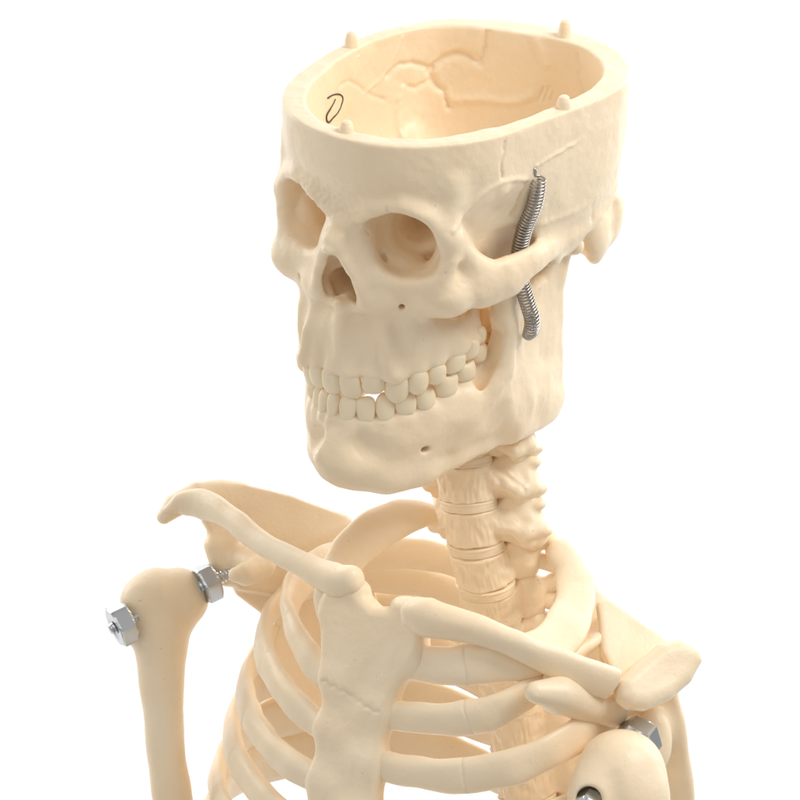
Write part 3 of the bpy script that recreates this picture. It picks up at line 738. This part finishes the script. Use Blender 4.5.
# ================================================================== COLLAR BONES
V_, F_ = sweep([V(352, 580, -78), V(335, 580, -92), V(300, 563, -125), V(262, 543, -170), V(225, 514, -225), V(202, 504, -258), V(182, 504, -272), V(168, 512, -274)],
               [(0, 1, .3), (0.2, 1, .3), (.3, .9, .3), (.3, .9, .5), (.3, .8, .6), (.2, .8, .7)], [15, 18, 13, 12.5, 14, 18, 15, 7], [14, 15, 12, 11, 10, 10, 9, 6], n=70, seg=26, p=2.2, wob=1.5, seed=4, endr=(.8, 1))
link('clavicle', V_, F_, IVORY, root)
V_, F_ = sweep([V(415, 613, -25), V(430, 618, -14), V(465, 627, -2), V(505, 640, 8), V(550, 660, 10), V(588, 676, 2), V(612, 684, -8)],
               [(-.1, 1, .2), (.0, 1, .4), (.1, 1, .5), (.2, 1, .5), (.2, 1, .5)], [16, 21, 16, 13.5, 16, 19, 17.5], [17, 16, 13, 11, 10, 10, 9], n=70, seg=26, p=2.4, wob=1.5, seed=9, endr=(.8, .35))
link('clavicle', V_, F_, IVORY, root)

# ================================================================== SHOULDER BLADES (view units)
def vf(lo, hi, h): return Field(lo, hi, h)
# person's right (left in the picture)
sr = vf((-270, -420, -420), (0, -60, -150), 4 if QUICK else 2.0)
o = V(300, 560, -320); 
def pl3(F_, pts, th, rnd, k, bend=None):
    P = np.array(pts); c = P.mean(0); u, s_, vt = np.linalg.svd(P - c); A = vt[0]; B = vt[1]
    F_.plate(np.stack([(P - c) @ A, (P - c) @ B], 1), c, A, B, th, rnd, k, bend=bend)
pl3(sr, [V(196, 486, -300), V(240, 484, -325), V(290, 496, -345), V(348, 516, -365), V(330, 560, -345), V(290, 600, -335), V(240, 590, -300), V(205, 520, -285)], 6, 4, 0)
pl3(sr, [V(224, 560, -300), V(300, 540, -350), V(348, 518, -372), V(400, 660, -390), V(340, 760, -390), V(300, 700, -370), V(254, 660, -345), V(282, 628, -330), V(240, 596, -305)], 6, 4, 8)
sr.chain([V(164, 517, -276), V(176, 505, -282), V(196, 496, -298), V(220, 489, -316), V(240, 486, -330)], [7.5, 13, 15, 11, 6], 12)
sr.chain([V(226, 572, -302), V(217, 545, -296), V(230, 540, -300)], [13, 14, 14], 8)
sr.ell(V(228, 560, -306), (16, 28, 22), 10)
sr.chain([V(245, 560, -285), V(262, 566, -255), V(245, 574, -235), V(236, 575, -228)], [16, 15, 13, 9], 8)
v, q = sr.mesh(); v = v + vnormals(v, q) * np.array([noise.noise(Vector(p) * .03) * 1.6 for p in v.tolist()])[:, None]
link('scapula', v, q, IVORY, root)
# person's left (right in the picture)
sl2 = vf((60, -470, -250), (320, -170, 70), 4 if QUICK else 2.0)
pl3(sl2, [V(596, 604, -95), V(606, 600, -100), V(640, 626, -92), V(676, 648, -78), V(672, 690, -48), V(620, 700, -40), V(602, 650, -58)], 7, 5, 0)
pl3(sl2, [V(600, 640, -100), V(670, 660, -85), V(684, 720, -90), V(700, 830, -130), V(640, 860, -150), V(600, 760, -120)], 7, 5, 10)
pl3(sl2, [V(617, 702, -8), V(614, 683, -12), V(630, 667, -22), V(658, 646, -40), V(678, 641, -50), V(696, 651, -52), V(700, 663, -48), V(690, 683, -36), V(670, 700, -22), V(645, 711, -10), V(628, 710, -6)], 15, 13, 3)
sl2.chain([V(610, 705, -50), V(585, 703, -25), V(560, 694, 12), V(536, 692, 28)], [22, 20, 18, 11], 10)
sl2.chain([V(552, 672, -8), V(556, 698, 2)], [9, 15], 10)
sl2.ell(V(652, 742, -84), (20, 34, 14), 16)
v, q = sl2.mesh(); v = v + vnormals(v, q) * np.array([noise.noise(Vector(p) * .03) * 1.6 for p in v.tolist()])[:, None]
link('scapula', v, q, IVORY, root)

# ================================================================== UPPER ARM BONES
hr = vf((-320, -560, -380), (-150, -130, -190), 4 if QUICK else 2.0)
hr.chain([V(163, 602, -285), V(177, 598, -288)], [40, 35], 6)
hr.chain([V(144, 602, -270), V(140, 622, -272)], [27, 24], 14)
hr.chain([V(160, 630, -280), V(161, 665, -280), V(163, 710, -282), V(167, 760, -285), V(175, 820, -290), V(184, 900, -295)], [34, 27, 22.5, 21.5, 22.5, 23], 14)
hr.chain([V(100, 640, -250), V(131, 626, -262)], [13, 13], 3, cut=True)
v, q = hr.mesh(); v = v + vnormals(v, q) * np.array([noise.noise(Vector(p) * .025) * 2 for p in v.tolist()])[:, None]
link('humerus', v, q, IVORY, root)
hl = vf((100, -700, -110), (310, -300, 120), 4 if QUICK else 2.0)
hl.ell(V(621, 784, 10), (47, 54, 48), 0)
hl.ell(V(600, 800, 26), (33, 42, 34), 8)
hl.ell(V(640, 806, 30), (30, 40, 26), 8)
hl.chain([V(618, 830, 66), V(612, 780, 62)], [8, 3], 14, cut=True)
hl.chain([V(618, 810, 10), V(610, 900, 10), V(606, 1000, 10)], [38, 26, 24], 14)
hl.chain([V(585, 800, 110), V(590, 800, 40)], [13, 13], 4, cut=True)
v, q = hl.mesh(); v = v + vnormals(v, q) * np.array([noise.noise(Vector(p) * .025) * 2 for p in v.tolist()])[:, None]
link('humerus', v, q, IVORY, root)

# ================================================================== BOLTS AND NUTS
def bolt(a, b, nuts, r=7.5, caps=()):
    """threaded rod a-b (view units); nuts = [(t, radius, half length)]"""
    a = np.array(a, float); b = np.array(b, float); ax = (b - a); Lg = np.linalg.norm(ax); ax /= Lg
    u = np.cross(ax, (0, 0, 1.)); u /= np.linalg.norm(u); w_ = np.cross(ax, u)
    n = int(Lg / .8); rows = []
    for i in range(n + 1):
        t = i / n * Lg; rr = []
        for j in range(16):
            th = j / 16 * 2 * math.pi; ph = (t / 4.0 - j / 16) % 1; rad = r - 1.2 * abs(ph - .5) * 2
            if i < 2 or i > n - 2: rad *= .8
            rr.append(a + ax * t + rad * (math.cos(th) * u + math.sin(th) * w_))
        rows.append(rr)
    vv = np.array(rows).reshape(-1, 3); ff = [(i * 16 + j, (i + 1) * 16 + j, (i + 1) * 16 + (j + 1) % 16, i * 16 + (j + 1) % 16) for i in range(n) for j in range(16)]
    ff += [tuple(range(16)), tuple(n * 16 + j for j in range(15, -1, -1))]
    rod = link('bolt', vv, ff, STEEL, root)
    for t, R_, hl_, ro in nuts:
        c = a + ax * t * Lg; vs = []; S_ = 48
        prof = [(-hl_, .60), (-hl_ + .6, .56), (-hl_ + .2, .80), (-hl_ + .2, .86), (-hl_ + 2.2, 1.0), (hl_ - 2.2, 1.0), (hl_ - .2, .86), (hl_ - .2, .80), (hl_ - .6, .56), (hl_, .60)]
        prof = [(-hl_ + 1.0, .30), (-hl_ + .8, .44), (-hl_, .58), (-hl_, .84), (-hl_ + 2.4, .99), (hl_ - 2.4, .99), (hl_, .84), (hl_, .58), (hl_ - .8, .44), (hl_ - 1.0, .30)]
        for y, g in prof:
            for j in range(S_):
                th = 2 * math.pi * j / S_; m = (th + math.pi / 6) % (math.pi / 3) - math.pi / 6
                hexr = R_ * math.cos(math.pi / 6) / math.cos(m)
                rad = min(hexr, R_ * g) if g > .7 else R_ * g
                vs.append(c + ax * y + rad * (math.cos(th + ro) * u + math.sin(th + ro) * w_))
        m_ = len(prof)
        ff = [(i * S_ + j, i * S_ + (j + 1) % S_, (i + 1) * S_ + (j + 1) % S_, (i + 1) * S_ + j) for i in range(m_ - 1) for j in range(S_)]
        nt = link('nut', np.array(vs), ff, STEEL, rod, smooth=False)
bolt(V(110, 630, -239), V(232, 572, -290), [(.10, 25, 10, .3), (.80, 23, 9.5, .2)])
bolt(V(583, 813, 52), V(648, 726, -52), [(.84, 24, 11, .1), (.1, 15, 8, .2)])

# ================================================================== WRITING inside the skull: a hand-written D
DS = [(-56.8, -20.9, 20.1),(-56.2, -21.9, 22.2),(-55.3, -22.5, 24.8),(-54.1, -23.1, 28.0),(-53.2, -23.8, 31.0),(-52.6, -24.7, 32.8),(-52.3, -26.0, 33.4),(-52.5, -27.7, 32.4),(-53.6, -29.5, 29.5),(-54.7, -29.8, 26.3),(-55.7, -29.7, 23.3),(-56.7, -29.5, 19.4),(-57.1, -28.8, 17.0),(-57.4, -27.4, 14.7),(-57.6, -25.7, 13.3),(-57.8, -24.2, 12.1),(-58.0, -22.3, 12.1),(-58.0, -20.9, 13.4),(-57.7, -19.7, 15.5),(-57.2, -18.5, 18.8),(-56.1, -17.3, 22.9),(-54.7, -16.4, 26.9),(-53.7, -16.0, 30.4)]
V_, F_ = tube(H(catmull(DS, 120)), 0.95, 6)
link('writing', V_, F_, INK, cranium, label='brown handwritten letter D')
# ================================================================== BACKDROP
n = 24; vs, fs = [], []
prof = [(-1300 * 0 - 2600, 0)]
pts = [(-2600.0, 2600.0)] + [(-2600.0, y) for y in np.linspace(2000, -1200, 5)]
for a in np.linspace(0, math.pi / 2, 10)[1:]: pts.append((-2600 + 1200 * (1 - math.cos(a)), -1200 - 1200 * math.sin(a)))
pts.append((1500.0, -2400.0))
for z, y in pts:
    for x in (-3600, 3600): vs.append((x, y, z))
P = np.array(vs); Wp = P[:, [0, 2, 1]] * [1, -1, 1] * K + ORIG      # world: x, depth, height
bm = bpy.data.meshes.new('backdrop'); bm.from_pydata(Wp.tolist(), [], [(2 * i, 2 * i + 1, 2 * i + 3, 2 * i + 2) for i in range(len(pts) - 1)]); bm.update()
bm.polygons.foreach_set('use_smooth', [True] * len(bm.polygons)); bm.materials.append(WHITE)
bd = bpy.data.objects.new('backdrop', bm); C.objects.link(bd); bd['kind'] = 'structure'
